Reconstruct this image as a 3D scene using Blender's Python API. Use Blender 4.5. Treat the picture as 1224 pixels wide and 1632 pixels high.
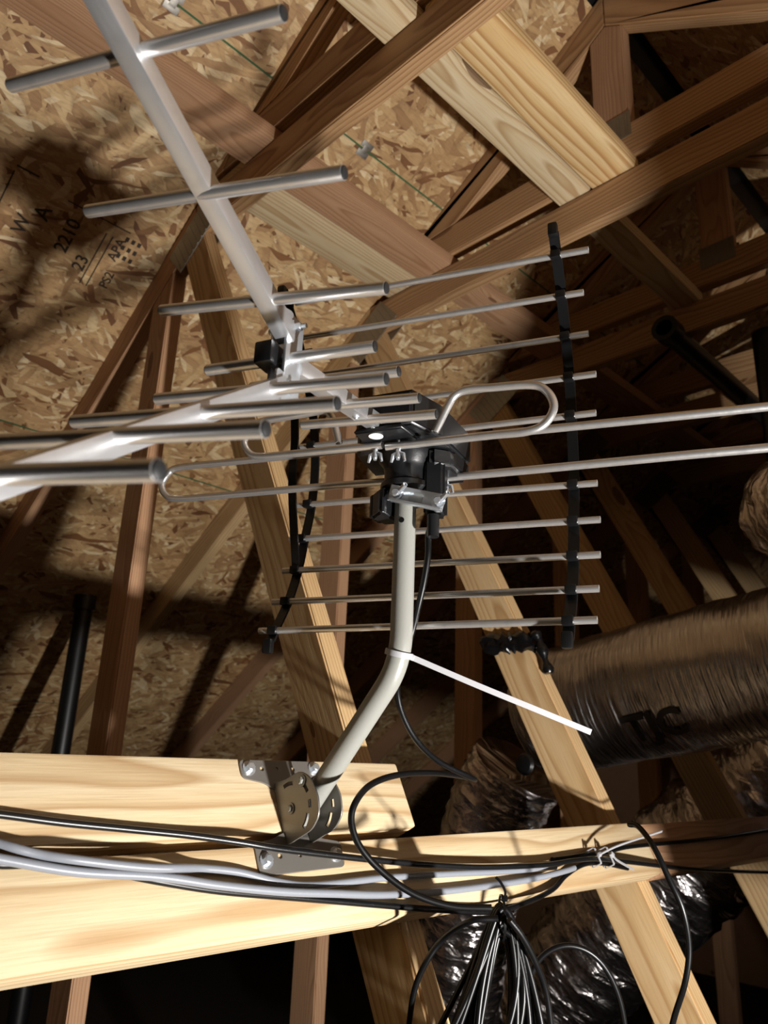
import bpy, bmesh, math, random
from mathutils import Vector, Matrix, noise
random.seed(7)
S = bpy.context.scene
C = S.collection
for o in list(bpy.data.objects): bpy.data.objects.remove(o)
PI = math.pi

# ------------------------------------------------------------------ camera
# world axes: X along the row of trusses, Y along each truss, Z up; camera at the origin
FPX, PITCH, ROLL, AZ = 1213.0, math.radians(17.68), math.radians(2.33), math.radians(45.6)
def towld(w):                       # camera-heading coordinates (right, ahead, up) -> world
    return Vector((w[0]*math.sin(AZ)+w[1]*math.cos(AZ), -w[0]*math.cos(AZ)+w[1]*math.sin(AZ), w[2]))
cp, sp, cr, sr = math.cos(PITCH), math.sin(PITCH), math.cos(ROLL), math.sin(ROLL)
FW = towld((0, cp, sp))
RT = towld((cr, -sr*sp, sr*cp))
UP = towld((-sr, -cr*sp, cr*cp))
cam = bpy.data.cameras.new('camera')
cam.sensor_fit = 'HORIZONTAL'; cam.sensor_width = 36.0; cam.lens = 36.0*FPX/1224.0
cam.clip_start = 0.02; cam.clip_end = 50
cam.dof.use_dof = True; cam.dof.focus_distance = 0.86; cam.dof.aperture_fstop = cam.lens/3.2
co = bpy.data.objects.new('camera', cam); C.objects.link(co)
co.matrix_world = Matrix(((RT.x, UP.x, -FW.x, 0), (RT.y, UP.y, -FW.y, 0), (RT.z, UP.z, -FW.z, 0), (0, 0, 0, 1)))
S.camera = co

# ------------------------------------------------------------------ world, lights, exposure
w = bpy.data.worlds.new('attic_air'); S.world = w; w.use_nodes = True
w.node_tree.nodes['Background'].inputs[0].default_value = (1.0, 0.86, 0.72, 1)
w.node_tree.nodes['Background'].inputs[1].default_value = 0.004
ld = bpy.data.lights.new('work_light', 'SPOT'); ld.spot_size = math.radians(152); ld.spot_blend = 1.0; ld.energy = 195.0; ld.color = (1.0, 0.965, 0.925); ld.shadow_soft_size = 0.03
lo = bpy.data.objects.new('work_light', ld); C.objects.link(lo); lo.location = (0.69, -0.50, -0.55); lo.rotation_euler = Vector((.16, 2.1, 1.75)).to_track_quat('-Z', 'Y').to_euler()
vs = S.view_settings
vs.view_transform = 'Standard'; vs.look = 'None'; vs.gamma = 1.0; vs.exposure = 0.0; vs.use_curve_mapping = False

# ------------------------------------------------------------------ pixel helpers (1224 x 1632 frame)
def ray(x, y): return FW + RT*((x-612)/FPX) - UP*((y-816)/FPX)
def PD(x, y, depth): return ray(x, y)*depth                      # camera depth
def PU(x, y, u): d = ray(x, y); return d*(u/d.x)                 # on a truss plane
BE = Vector((0, 1, 1.92)).normalized(); BN = Vector((0, -1.92, 1)).normalized(); BP0 = Vector((0, .716, -.202))   # plane of the brace boards
def PB(x, y, off):
    d = ray(x, y); return d*(((BP0+BN*off).dot(BN))/d.dot(BN))
def BW(u, s, off): return BP0 + BE*s + BN*off + Vector((u, 0, 0))
MAST = Vector((.61, .5874, 0))
AR = towld((math.sin(math.radians(-66)), math.cos(math.radians(-66)), 0))   # along the antenna rods (to the left)
AB = towld((math.sin(math.radians(24)), math.cos(math.radians(24)), 0))     # along the boom, away from camera
KA = .979                          # the antenna hangs on the mast between the bracket's wings
def AW(r, b, z): return (MAST + AR*r + AB*b + Vector((0, 0, z)))*KA
def PA(x, y, b):
    d = ray(x, y); return d*((MAST.dot(AB)+b)/d.dot(AB))*KA

# ------------------------------------------------------------------ object helpers
def tag(o, label=None, cat=None, group=None, kind=None):
    if label: o['label'] = label
    if cat: o['category'] = cat
    if group: o['group'] = group
    if kind: o['kind'] = kind
    return o
def empty(name, loc, label, cat, group=None):
    o = bpy.data.objects.new(name, None); o.empty_display_size = .05; C.objects.link(o); o.location = loc
    return tag(o, label, cat, group)
def finish(me, mat, smooth=40):
    me.materials.append(mat)
    if smooth:
        me.shade_smooth(); me.set_sharp_from_angle(angle=math.radians(smooth))
    me.update()
def world_of(o):
    m = o.matrix_basis.copy()
    while o.parent is not None:
        o = o.parent; m = o.matrix_basis @ m
    return m
def link(name, me, parent=None, mw=None):
    o = bpy.data.objects.new(name, me); C.objects.link(o)
    mw = mw or Matrix()
    if parent is not None:
        o.parent = parent; o.matrix_basis = world_of(parent).inverted() @ mw
    else: o.matrix_basis = mw
    return o
def frame(o, x, y):                 # matrix with given origin, local x and (approximate) y
    x = x.normalized(); z = x.cross(y).normalized(); y = z.cross(x)
    return Matrix(((x.x, y.x, z.x, o.x), (x.y, y.y, z.y, o.y), (x.z, y.z, z.z, o.z), (0, 0, 0, 1)))
_cache = {}
def box_mesh(sx, sy, sz, bev, mat, seg=2):
    k = (round(sx, 4), round(sy, 4), round(sz, 4), bev, mat.name)
    if k in _cache: return _cache[k]
    bm = bmesh.new(); bmesh.ops.create_cube(bm, size=1)
    for v in bm.verts: v.co = Vector((v.co.x*sx, v.co.y*sy, v.co.z*sz))
    if bev: bmesh.ops.bevel(bm, geom=bm.edges[:], offset=bev, segments=seg, affect='EDGES', profile=.6)
    me = bpy.data.meshes.new('block'); bm.to_mesh(me); bm.free(); finish(me, mat, 18); _cache[k] = me
    return me
def box(name, c, dx, dy, sx, sy, sz, mat, parent=None, bev=.002):
    return link(name, box_mesh(sx, sy, sz, bev, mat), parent, frame(c, dx, dy))
def timber(name, p0, p1, wdir, wid, th, mat, parent=None, bev=.003):   # p0-p1 is the centre line; wdir = direction of the wide side
    d = p1-p0
    return box(name, (p0+p1)/2, d, wdir, d.length, wid, th, mat, parent, bev)
def prism(name, poly, u0, u1, dirv, mat, parent=None):                 # polygon in the truss plane (v, z), extruded along u
    o = Vector((u0, poly[0][0], poly[0][1])); m = frame(o, Vector((0, dirv[0], dirv[1])), Vector((0, -dirv[1], dirv[0]))); mi = m.inverted()
    bm = bmesh.new(); a = [bm.verts.new(mi @ Vector((u0, p[0], p[1]))) for p in poly]; b = [bm.verts.new(mi @ Vector((u1, p[0], p[1]))) for p in poly]
    n = len(poly); bm.faces.new(a); bm.faces.new(b[::-1])
    for i in range(n): bm.faces.new((a[i], b[i], b[(i+1) % n], a[(i+1) % n]))
    bmesh.ops.recalc_face_normals(bm, faces=bm.faces[:])
    bmesh.ops.bevel(bm, geom=bm.edges[:], offset=.003, segments=2, affect='EDGES')
    me = bpy.data.meshes.new('plank'); bm.to_mesh(me); bm.free(); finish(me, mat, 18)
    return link(name, me, parent, m)
def crom(pts, n=8):                                                    # Catmull-Rom resampling
    out = []; P = [pts[0]*2-pts[1]]+list(pts)+[pts[-1]*2-pts[-2]]
    for i in range(1, len(P)-2):
        a, b, c, d = P[i-1:i+3]
        for k in range(n):
            t = k/n; out.append(.5*((2*b)+(c-a)*t+(2*a-5*b+4*c-d)*t*t+(3*b-a-3*c+d)*t**3))
    out.append(pts[-1]); return out
def sweep(V, F, pts, rad, seg=12, hollow=0, closed=False, flat=None, up=None):
    n = len(pts); base = len(V); T = []
    for i in range(n):
        a = pts[i-1] if (i > 0 or closed) else pts[0]; b = pts[(i+1) % n] if (i < n-1 or closed) else pts[-1]
        T.append((b-a).normalized())
    u = up.copy() if up else T[0].orthogonal(); u = (u-T[0]*u.dot(T[0])).normalized()
    fr = []
    for i in range(n):
        u = (u-T[i]*u.dot(T[i])).normalized(); fr.append((u.copy(), T[i].cross(u)))
    R = rad if callable(rad) else (lambda i: rad)
    for i in range(n):
        a, b = fr[i]
        for k in range(seg):
            an = 2*PI*k/seg + (PI/seg if flat else 0)
            x, y = math.cos(an), math.sin(an)
            if flat: x, y = (1 if x > 0 else -1)*flat[0]*.5, (1 if y > 0 else -1)*flat[1]*.5
            else: x *= R(i); y *= R(i)
            V.append(pts[i]+a*x+b*y)
    m = n if closed else n-1
    for i in range(m):
        for k in range(seg):
            j = (i+1) % n
            F.append((base+i*seg+k, base+i*seg+(k+1) % seg, base+j*seg+(k+1) % seg, base+j*seg+k))
    if closed: return
    for e, s in ((0, -1), (n-1, 1)):
        ring = [base+e*seg+k for k in range(seg)]
        if hollow:
            a, b = fr[e]; prev = ring
            for rr, dd in ((.80, 0), (.80, hollow)):
                cur = []
                for k in range(seg):
                    an = 2*PI*k/seg; V.append(pts[e]-T[e]*s*dd+a*math.cos(an)*R(e)*rr+b*math.sin(an)*R(e)*rr); cur.append(len(V)-1)
                for k in range(seg):
                    q = (prev[k], prev[(k+1) % seg], cur[(k+1) % seg], cur[k]); F.append(q if s > 0 else q[::-1])
                prev = cur
            F.append(tuple(prev) if s > 0 else tuple(prev[::-1]))
        else: F.append(tuple(ring) if s > 0 else tuple(ring[::-1]))
def mesh_obj(name, V, F, mat, parent=None, smooth=40, origin=None):
    o = origin if origin is not None else sum((Vector(v) for v in V), Vector())/len(V)
    me = bpy.data.meshes.new(name); me.from_pydata([tuple(Vector(v)-o) for v in V], [], F)
    finish(me, mat, smooth); return link(name, me, parent, Matrix.Translation(o))
def tube(name, pts, rad, mat, parent=None, seg=14, hollow=0, smooth=40, closed=False, flat=None, up=None):
    V, F = [], []; sweep(V, F, pts, rad, 4 if flat else seg, hollow, closed, flat, up)
    return mesh_obj(name, V, F, mat, parent, smooth)
def rod(name, p0, p1, rad, mat, parent=None, seg=14, hollow=.012):
    L = (p1-p0).length; k = ('rod', round(L, 4), rad, mat.name, seg)
    if k not in _cache:
        V, F = [], []; sweep(V, F, [Vector((0, 0, 0)), Vector((L, 0, 0))], rad, seg, hollow)
        me = bpy.data.meshes.new('rod'); me.from_pydata([tuple(v) for v in V], [], F); finish(me, mat, 40); _cache[k] = me
    return link(name, _cache[k], parent, frame(p0, p1-p0, Vector((0, 0, 1)) if abs((p1-p0).normalized().z) < .9 else Vector((1, 0, 0))))
def plate(name, outer, holes, th, mw, mat, parent=None, bevel=.0004):  # sheet with holes, thickness along local z
    cu = bpy.data.curves.new('sheet', 'CURVE'); cu.dimensions = '2D'; cu.fill_mode = 'BOTH'; cu.extrude = th/2-bevel; cu.bevel_depth = bevel; cu.bevel_resolution = 1
    for poly in [outer]+list(holes):
        s = cu.splines.new('POLY'); s.points.add(len(poly)-1); s.use_cyclic_u = True
        for i, q in enumerate(poly): s.points[i].co = (q[0], q[1], 0, 1)
    t = bpy.data.objects.new('sheet', cu); me = bpy.data.meshes.new_from_object(t); bpy.data.objects.remove(t)
    me.materials.clear(); finish(me, mat, 35); return link(name, me, parent, mw)
def text_mesh(name, body, size, mw, mat, parent, align='CENTER', th=.0004):
    cu = bpy.data.curves.new('print', 'FONT'); cu.body = body; cu.size = size; cu.align_x = align; cu.align_y = 'CENTER'; cu.extrude = th; cu.offset = size*.012
    t = bpy.data.objects.new('print', cu); me = bpy.data.meshes.new_from_object(t); bpy.data.objects.remove(t)
    me.materials.clear(); finish(me, mat, 0); return link(name, me, parent, mw)
def circ(x, y, r, n=14): return [(x+r*math.cos(2*PI*i/n), y+r*math.sin(2*PI*i/n)) for i in range(n)]
def rounded(poly, r, n=4):
    out = []; N = len(poly)
    for i in range(N):
        a, b, c = Vector(poly[i-1]), Vector(poly[i]), Vector(poly[(i+1) % N]); d1 = (a-b).normalized(); d2 = (c-b).normalized()
        k = min(r, (a-b).length*.45, (c-b).length*.45); p, q = b+d1*k, b+d2*k
        for j in range(n+1):
            t = j/n; out.append(tuple(p*(1-t)**2+b*2*t*(1-t)+q*t*t))
    return out

# ------------------------------------------------------------------ materials
def lin(r, g, b):
    f = lambda c: (c/255/12.92) if c/255 <= .04045 else ((c/255+.055)/1.055)**2.4
    return (f(r), f(g), f(b), 1)
class NT:
    def __init__(s, name):
        s.m = bpy.data.materials.new(name); s.m.use_nodes = True; s.t = s.m.node_tree; s.b = s.t.nodes['Principled BSDF']
    def n(s, typ, ins=None, **kw):
        x = s.t.nodes.new('ShaderNode'+typ)
        for k, v in kw.items(): setattr(x, k, v)
        for k, v in (ins or {}).items():
            if hasattr(v, 'is_output'): s.t.links.new(v, x.inputs[k])
            else: x.inputs[k].default_value = v
        return x
    def math(s, op, a, b=0.0, clamp=False):
        return s.n('Math', {0: a, 1: b}, operation=op, use_clamp=clamp).outputs[0]
    def ramp(s, fac, stops, interp='LINEAR'):
        x = s.n('ValToRGB', {0: fac}); e = x.color_ramp.elements; x.color_ramp.interpolation = interp
        while len(e) < len(stops): e.new(.5)
        for i, (p, c) in enumerate(stops): e[i].position = p; e[i].color = c
        return x.outputs[0]
    def mix(s, fac, a, b, blend='MIX'):
        x = s.n('Mix', data_type='RGBA', blend_type=blend)
        for i, v in ((0, fac), (6, a), (7, b)):
            if hasattr(v, 'is_output'): s.t.links.new(v, x.inputs[i])
            else: x.inputs[i].default_value = v
        return x.outputs[2]
    def out(s, **kw):
        for k, v in kw.items():
            k = k.replace('_', ' ')
            if hasattr(v, 'is_output'): s.t.links.new(v, s.b.inputs[k])
            else: s.b.inputs[k].default_value = v
        return s.m
def simple(name, col, rough=.5, metal=0.0, bump=0.0, bscale=200, var=.0):
    t = NT(name); c = col
    if var or bump:
        tc = t.n('TexCoord').outputs['Object']; nz = t.n('TexNoise', {'Vector': tc, 'Scale': bscale, 'Detail': 3.0}).outputs['Fac']
        if var: c = t.mix(t.math('MULTIPLY', nz, var), col, tuple(x*.35 for x in col[:3])+(1,))
        if bump: t.out(Normal=t.n('Bump', {'Height': nz, 'Strength': bump, 'Distance': .001}).outputs[0])
    return t.out(Base_Color=c, Roughness=rough, Metallic=metal)
def wood(name, light, mid, dark, ring=.0075, contrast=.8, knots=True):
    t = NT(name); tc = t.n('TexCoord').outputs['Object']; rnd = t.n('ObjectInfo').outputs['Random']
    off = t.n('CombineXYZ', {0: t.math('MULTIPLY', rnd, 37.0), 1: t.math('MULTIPLY', rnd, 5.0), 2: t.math('MULTIPLY', rnd, -11.0)}).outputs[0]
    p = t.n('VectorMath', {0: tc, 1: off}, operation='ADD').outputs[0]
    slow = t.n('TexNoise', {'Vector': t.n('Mapping', {'Vector': p, 'Scale': (1.6, 9, 9)}).outputs[0], 'Scale': 1.0, 'Detail': 2.0}).outputs['Fac']
    # knots bend the rings round them
    kn = t.n('TexVoronoi', {'Vector': t.n('Mapping', {'Vector': p, 'Scale': (2.2, 7, 7)}).outputs[0], 'Scale': 1.0}); kd = kn.outputs['Distance']
    kb = t.math('POWER', t.math('SUBTRACT', 1.0, kd, True), 6.0) if knots else 0.0
    q = t.n('Mapping', {'Vector': tc, 'Scale': (0, 1, 1)}).outputs[0]
    q = t.n('VectorMath', {0: q, 1: t.n('CombineXYZ', {0: 0.0, 1: t.math('MULTIPLY', rnd, .10), 2: t.math('MULTIPLY', t.math('FRACT', t.math('MULTIPLY', rnd, 7.3)), .06)}).outputs[0]}, operation='ADD').outputs[0]
    q = t.n('VectorMath', {0: q, 1: (0, -.05, .045)}, operation='ADD').outputs[0]
    d = t.n('VectorMath', {0: q}, operation='LENGTH').outputs['Value']
    d = t.math('ADD', d, t.math('MULTIPLY', slow, .045))
    if knots: d = t.math('ADD', d, t.math('MULTIPLY', kb, .03))
    r = t.math('FRACT', t.math('DIVIDE', d, ring))
    fine = t.n('TexNoise', {'Vector': t.n('Mapping', {'Vector': p, 'Scale': (14, 420, 420)}).outputs[0], 'Scale': 1.0, 'Detail': 3.0}).outputs['Fac']
    col = t.ramp(r, [(0, light), (.55, mid), (.86, dark), (1.0, light)])
    col = t.mix(contrast, mid, col)
    col = t.mix(t.math('MULTIPLY', t.math('SUBTRACT', fine, .45, True), 1.1), col, dark)
    big = t.n('TexNoise', {'Vector': t.n('Mapping', {'Vector': p, 'Scale': (3, 14, 14)}).outputs[0], 'Scale': 1.0, 'Detail': 4.0}).outputs['Fac']
    col = t.mix(t.math('MULTIPLY', t.math('SUBTRACT', big, .5, True), 1.2), col, dark)
    if knots:
        kk = t.math('MULTIPLY', t.math('LESS_THAN', kd, .11), t.math('GREATER_THAN', kn.outputs['Color'], .45))
        col = t.mix(t.math('MULTIPLY', kk, .75), col, lin(96, 58, 30))
    hv = t.n('HueSaturation', {'Color': col, 'Saturation': 1.0})
    mv = t.n('MapRange', {'Value': rnd, 3: .88, 4: 1.08}).outputs[0]; t.t.links.new(mv, hv.inputs['Value'])
    h = t.math('ADD', t.math('MULTIPLY', r, .25), fine)
    return t.out(Base_Color=hv.outputs[0], Roughness=.72, Normal=t.n('Bump', {'Height': h, 'Strength': .22, 'Distance': .0012}).outputs[0])
def osb(name):
    t = NT(name); tc = t.n('TexCoord').outputs['Object']
    wob = t.n('TexNoise', {'Vector': tc, 'Scale': 9.0, 'Detail': 2.0}).outputs['Color']
    p = t.n('VectorMath', {0: tc, 1: t.n('VectorMath', {0: t.n('VectorMath', {0: wob, 1: (.5, .5, .5)}, operation='SUBTRACT').outputs[0], 'Scale': .035}, operation='SCALE').outputs[0]}, operation='ADD').outputs[0]
    best = None
    for k, (a, L, W) in enumerate([(8, .075, .016), (-28, .065, .019), (47, .06, .014), (82, .07, .017), (-65, .045, .020), (20, .10, .010), (-8, .085, .022), (-42, .05, .012)]):
        v = t.n('TexVoronoi', {'Vector': t.n('Mapping', {'Vector': p, 'Rotation': (0, 0, math.radians(a)), 'Location': (k*1.37, k*2.11, 0)}).outputs[0], 'Scale': 1.0}, voronoi_dimensions='2D')
        mp = v.inputs['Vector'].links[0].from_node
        m2 = t.n('Mapping', {'Vector': mp.outputs[0], 'Scale': (1/L, 1/W, 1)}); t.t.links.new(m2.outputs[0], v.inputs['Vector'])
        sx = t.n('SeparateColor', {0: v.outputs['Color']}); pri = sx.outputs[0]; hue = sx.outputs[1]; d = v.outputs['Distance']
        if best is None: best = [pri, hue, d]
        else:
            g = t.math('GREATER_THAN', pri, best[0]); new = []
            for old, nw in zip(best, (pri, hue, d)):
                x = t.n('Mix', {0: g, 2: old, 3: nw}); new.append(x.outputs[0])
            best = new
    col = t.ramp(best[1], [(0, lin(104, 66, 36)), (.07, lin(128, 86, 48)), (.10, lin(154, 118, 78)), (.35, lin(176, 140, 96)), (.7, lin(192, 158, 110)), (.9, lin(208, 180, 134)), (1, lin(224, 202, 162))])
    fib = t.n('TexNoise', {'Vector': t.n('Mapping', {'Vector': p, 'Scale': (30, 190, 1), 'Rotation': (0, 0, .25)}).outputs[0], 'Scale': 1.0, 'Detail': 5.0}).outputs['Fac']
    blot = t.n('TexNoise', {'Vector': tc, 'Scale': 26.0, 'Detail': 6.0, 'Roughness': .7}).outputs['Fac']
    col = t.mix(t.math('MULTIPLY', t.math('SUBTRACT', fib, .45, True), 1.3), col, lin(112, 74, 42))
    col = t.mix(t.math('MULTIPLY', t.math('SUBTRACT', blot, .52, True), 2.2), col, lin(104, 68, 38))
    col = t.mix(t.math('MULTIPLY', t.math('SUBTRACT', best[2], .55, True), .9), col, lin(86, 54, 28))
    h = t.math('ADD', t.math('MULTIPLY', best[0], 2.0), t.math('ADD', best[1], t.math('MULTIPLY', fib, .3)))
    return t.out(Base_Color=col, Roughness=.68, Normal=t.n('Bump', {'Height': h, 'Strength': .55, 'Distance': .002}).outputs[0])
def foil(name, sx, sy, tint=(192, 188, 186), bump=.8):
    t = NT(name); tc = t.n('TexCoord').outputs['UV']
    a = t.n('TexNoise', {'Vector': t.n('Mapping', {'Vector': tc, 'Scale': (sx, sy, 1)}).outputs[0], 'Scale': 1.0, 'Detail': 4.0, 'Distortion': .6}).outputs['Fac']
    v = t.n('TexVoronoi', {'Vector': t.n('Mapping', {'Vector': tc, 'Scale': (sx*1.6, sy*1.3, 1), 'Rotation': (0, 0, .35)}).outputs[0], 'Scale': 1.0}).outputs['Distance']
    h = t.math('ADD', a, t.math('MULTIPLY', v, .45))
    return t.out(Base_Color=lin(*tint), Metallic=1.0, Roughness=.27, Normal=t.n('Bump', {'Height': h, 'Strength': bump, 'Distance': .012}).outputs[0])
def metal(name, col, rough, streak=0.0, blotch=2.0, met=1.0):
    t = NT(name); tc = t.n('TexCoord').outputs['Object']
    nz = t.n('TexNoise', {'Vector': t.n('Mapping', {'Vector': tc, 'Scale': (30, 260, 260)}).outputs[0], 'Scale': 1.0, 'Detail': 4.0}).outputs['Fac']
    bl = t.n('TexNoise', {'Vector': tc, 'Scale': 60.0, 'Detail': 5.0}).outputs['Fac']
    r = t.math('MULTIPLY_ADD', nz, streak); r.node.inputs[2].default_value = rough
    c = t.mix(t.math('MULTIPLY', t.math('SUBTRACT', bl, .55, True), blotch), col, tuple(x*.6 for x in col[:3])+(1,))
    return t.out(Base_Color=c, Metallic=met, Roughness=r, Normal=t.n('Bump', {'Height': nz, 'Strength': .06, 'Distance': .0006}).outputs[0])
M = {}
M['brace'] = wood('pale_pine', lin(212, 194, 160), lin(202, 180, 142), lin(164, 130, 88), .010, .75)
M['web'] = wood('honey_pine', lin(208, 180, 138), lin(196, 164, 118), lin(158, 118, 72), .008, .7)
M['fir'] = wood('pink_fir', lin(190, 152, 118), lin(176, 136, 102), lin(142, 100, 68), .006, .6)
M['chord'] = wood('brown_fir', lin(188, 152, 110), lin(168, 130, 90), lin(126, 88, 54), .008, .7)
M['purlin'] = wood('striped_pine', lin(216, 190, 144), lin(202, 168, 116), lin(160, 114, 62), .013, .9)
M['osb'] = osb('oriented_strand_board')
M['osb_edge'] = simple('green_edge_paint', lin(52, 92, 58), .8)
M['alu'] = metal('aluminium_tube', lin(224, 222, 220), .26, .12, 1.6, .84)
M['alu_bar'] = metal('aluminium_bar', lin(228, 229, 232), .26, .2, 1.0, .86)
M['zinc'] = metal('zinc_plate', lin(210, 216, 222), .24, .12, .3, .8)
M['nail'] = metal('nail_plate_steel', lin(150, 146, 138), .42, .2)
M['mast'] = simple('light_grey_paint', lin(140, 140, 134), .34, 0, .1, 300)
M['bracket'] = simple('grey_powder_coat', lin(126, 122, 116), .42, .55, .08, 300)
M['plastic'] = simple('black_plastic', lin(20, 21, 23), .34, 0, .1, 500)
M['strap'] = simple('black_strap', lin(13, 13, 14), .38)
M['coax'] = simple('black_cable_jacket', lin(10, 10, 11), .36)
M['coax'].node_tree.nodes['Principled BSDF'].inputs['Specular IOR Level'].default_value = .3
M['grey'] = simple('grey_cable_jacket', lin(126, 130, 138), .38, 0, .05, 400)
M['pipe'] = simple('black_abs_pipe', lin(14, 14, 15), .4)
M['bag'] = simple('black_plastic_film', lin(14, 14, 15), .25, 0, .8, 60)
M['tie'] = simple('white_nylon', lin(164, 164, 167), .4)
M['cap'] = simple('dark_grey_end', lin(30, 31, 32), .4)
M['white'] = simple('white_disc', lin(225, 225, 220), .5)
M['ink'] = simple('stencil_ink', lin(52, 42, 34), .9)
M['foilA'] = foil('duct_foil_streaky', 95, 6, bump=.45)
M['foilB'] = foil('duct_foil_crumpled', 30, 14, (208, 202, 200), 1.0)
M['letter'] = simple('duct_print', lin(64, 62, 58), .5, .5)
M['floor'] = simple('floor_painted_shade', lin(38, 30, 24), .95, 0, .6, 30, .8)  # floor colour darkened to hold the shade below the low lamp

def coax_print():
    t = NT('printed_cable_jacket'); tc = t.n('TexCoord').outputs['UV']
    n1 = t.n('TexNoise', {'Vector': t.n('Mapping', {'Vector': tc, 'Scale': (420, 22, 1)}).outputs[0], 'Scale': 1.0, 'Detail': 1.0}).outputs['Fac']
    sx = t.n('SeparateXYZ', {0: tc}); vv = t.math('COMPARE', sx.outputs[1], .5); vv.node.inputs[2].default_value = .055
    wd = t.math('GREATER_THAN', t.n('TexNoise', {'Vector': t.n('Mapping', {'Vector': tc, 'Scale': (34, 0, 1)}).outputs[0], 'Scale': 1.0}).outputs['Fac'], .44)
    f = t.math('MULTIPLY', t.math('MULTIPLY', t.math('GREATER_THAN', n1, .5), vv), wd)
    return t.out(Base_Color=t.mix(f, lin(16, 16, 17), lin(190, 190, 190)), Roughness=.32)
M['coax_print'] = coax_print()

# ------------------------------------------------------------------ the attic shell: decks, back wall, floor
SL = .70; RIDGE = .68
def zdeck(v): return 1.222 - SL*(v-1.61)
ZR = zdeck(RIDGE); SN = math.sqrt(1+SL*SL)
TRUSS_U = [.15, .76, 1.37, 1.98, 2.59, 3.20, 3.81]
def sheet_obj(parent, u0, u1, va, vb, side):          # one OSB sheet of the sloping deck between v = va (upper edge) and vb (lower edge)
    g = .0016; f = (lambda v: v) if side > 0 else (lambda v: 2*RIDGE-v)
    mir = 1 if side > 0 else -1
    mw = frame(Vector((0, f(1.61), 1.222)), Vector((1, 0, 0)), Vector((0, mir/SN, -SL/SN)))
    nz = mw.to_3x3().col[2]; s = 1 if nz.z > 0 else -1
    y0, y1 = (va-1.61)*SN+g, (vb-1.61)*SN-g; x0, x1 = u0+g, u1-g
    V = [(x0, y0, 0), (x1, y0, 0), (x1, y1, 0), (x0, y1, 0)]; V += [(a, b, s*.0115) for a, b, _ in V]
    bm = bmesh.new(); vv = [bm.verts.new(v) for v in V]
    for q in ((0, 1, 2, 3), (4, 5, 6, 7), (0, 1, 5, 4), (1, 2, 6, 5), (2, 3, 7, 6), (3, 0, 4, 7)): bm.faces.new([vv[i] for i in q])
    bmesh.ops.recalc_face_normals(bm, faces=bm.faces[:])
    me = bpy.data.meshes.new('sheet'); bm.to_mesh(me); bm.free(); me.materials.append(M['osb']); me.materials.append(M['osb_edge'])
    for p in me.polygons:
        if abs(p.normal.z) < .5: p.material_index = 1
    o = link('sheathing_panel', me, parent, mw); return o
def deck(name, side):
    # the felt over the sheets is the deck's own mesh; the sheets are its pieces
    f = (lambda v: v) if side > 0 else (lambda v: 2*RIDGE-v)
    up = .013
    pts = [(-1.2, f(RIDGE), ZR+up), (5.2, f(RIDGE), ZR+up), (5.2, f(5.35), zdeck(5.35)+up), (-1.2, f(5.35), zdeck(5.35)+up)]
    V = pts+[(a, b, c+.004) for a, b, c in pts]
    F = [(0, 1, 2, 3), (4, 7, 6, 5), (0, 4, 5, 1), (1, 5, 6, 2), (2, 6, 7, 3), (3, 7, 4, 0)]
    d = mesh_obj(name, [Vector(v) for v in V], F, M['strap'], None, 0)
    tag(d, kind='structure')
    row = [RIDGE+.028, 1.21, 2.148, 3.149, 4.15, 5.35]
    for i in range(len(row)-1):
        x = (-1.661 if i % 2 == 0 else -2.881)
        while x < 5.2:
            a, b = max(x, -1.2), min(x+2.44, 5.2)
            if b-a > .05: sheet_obj(d, a, b, row[i], row[i+1], side)
            x += 2.44
    return d
ceil_l = deck('ceiling_left', 1); tag(ceil_l, 'sloping roof deck of OSB sheets on the left')
ceil_r = deck('ceiling_right', -1); tag(ceil_r, 'sloping roof deck of OSB sheets on the right')
V = [(5.2, 5.3, -2.0), (5.2, 5.3, zdeck(5.3)-.0), (5.2, RIDGE, ZR), (5.2, 2*RIDGE-5.3, zdeck(5.3)), (5.2, 2*RIDGE-5.3, -2.0)]
V = [Vector(v) for v in V]+[Vector((v[0]+.012, v[1], v[2])) for v in V]
wb = mesh_obj('wall_back', V, [(0, 1, 2, 3, 4), (9, 8, 7, 6, 5)]+[(i, 5+i, 5+(i+1) % 5, (i+1) % 5) for i in range(5)], M['fir'], None, 0); tag(wb, 'dark end of the attic beyond the trusses', kind='structure')
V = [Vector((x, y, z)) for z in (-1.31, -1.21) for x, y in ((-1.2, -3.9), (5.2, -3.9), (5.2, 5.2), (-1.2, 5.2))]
fl = mesh_obj('floor', V, [(3, 2, 1, 0), (4, 5, 6, 7), (0, 1, 5, 4), (1, 2, 6, 5), (2, 3, 7, 6), (3, 0, 4, 7)], M['floor'], None, 0); tag(fl, 'attic floor below the trusses, shade painted into its dark colour', kind='structure')

# printing on the sheets
def on_deck(u, v, lift=.0006, rot=0):
    n = Vector((0, -SL, -1)).normalized()
    x = Vector((1, 0, 0)); y = Vector((0, -1/SN, SL/SN))
    x, y = x*math.cos(rot)+y*math.sin(rot), -x*math.sin(rot)+y*math.cos(rot)
    # seen from below: keep letters readable
    m = frame(Vector((u, v, zdeck(v)))+n*lift, x, y)
    if m.to_3x3().col[2].dot(n) < 0: m = frame(Vector((u, v, zdeck(v)))+n*lift, -x, y)
    return m
for body, u, v, size, rot in (('A', .46, 1.66, .05, PI/2), ('W', .43, 1.70, .045, PI/2), ('2210', .53, 1.68, .045, PI/2), ('23', .585, 1.72, .042, PI/2), ('PS2', .66, 1.73, .032, PI/2), ('APA', .645, 1.66, .034, PI/2)):
    text_mesh('panel_stamp', body, size, on_deck(u, v, .0008, rot), M['ink'], ceil_l)
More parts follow.
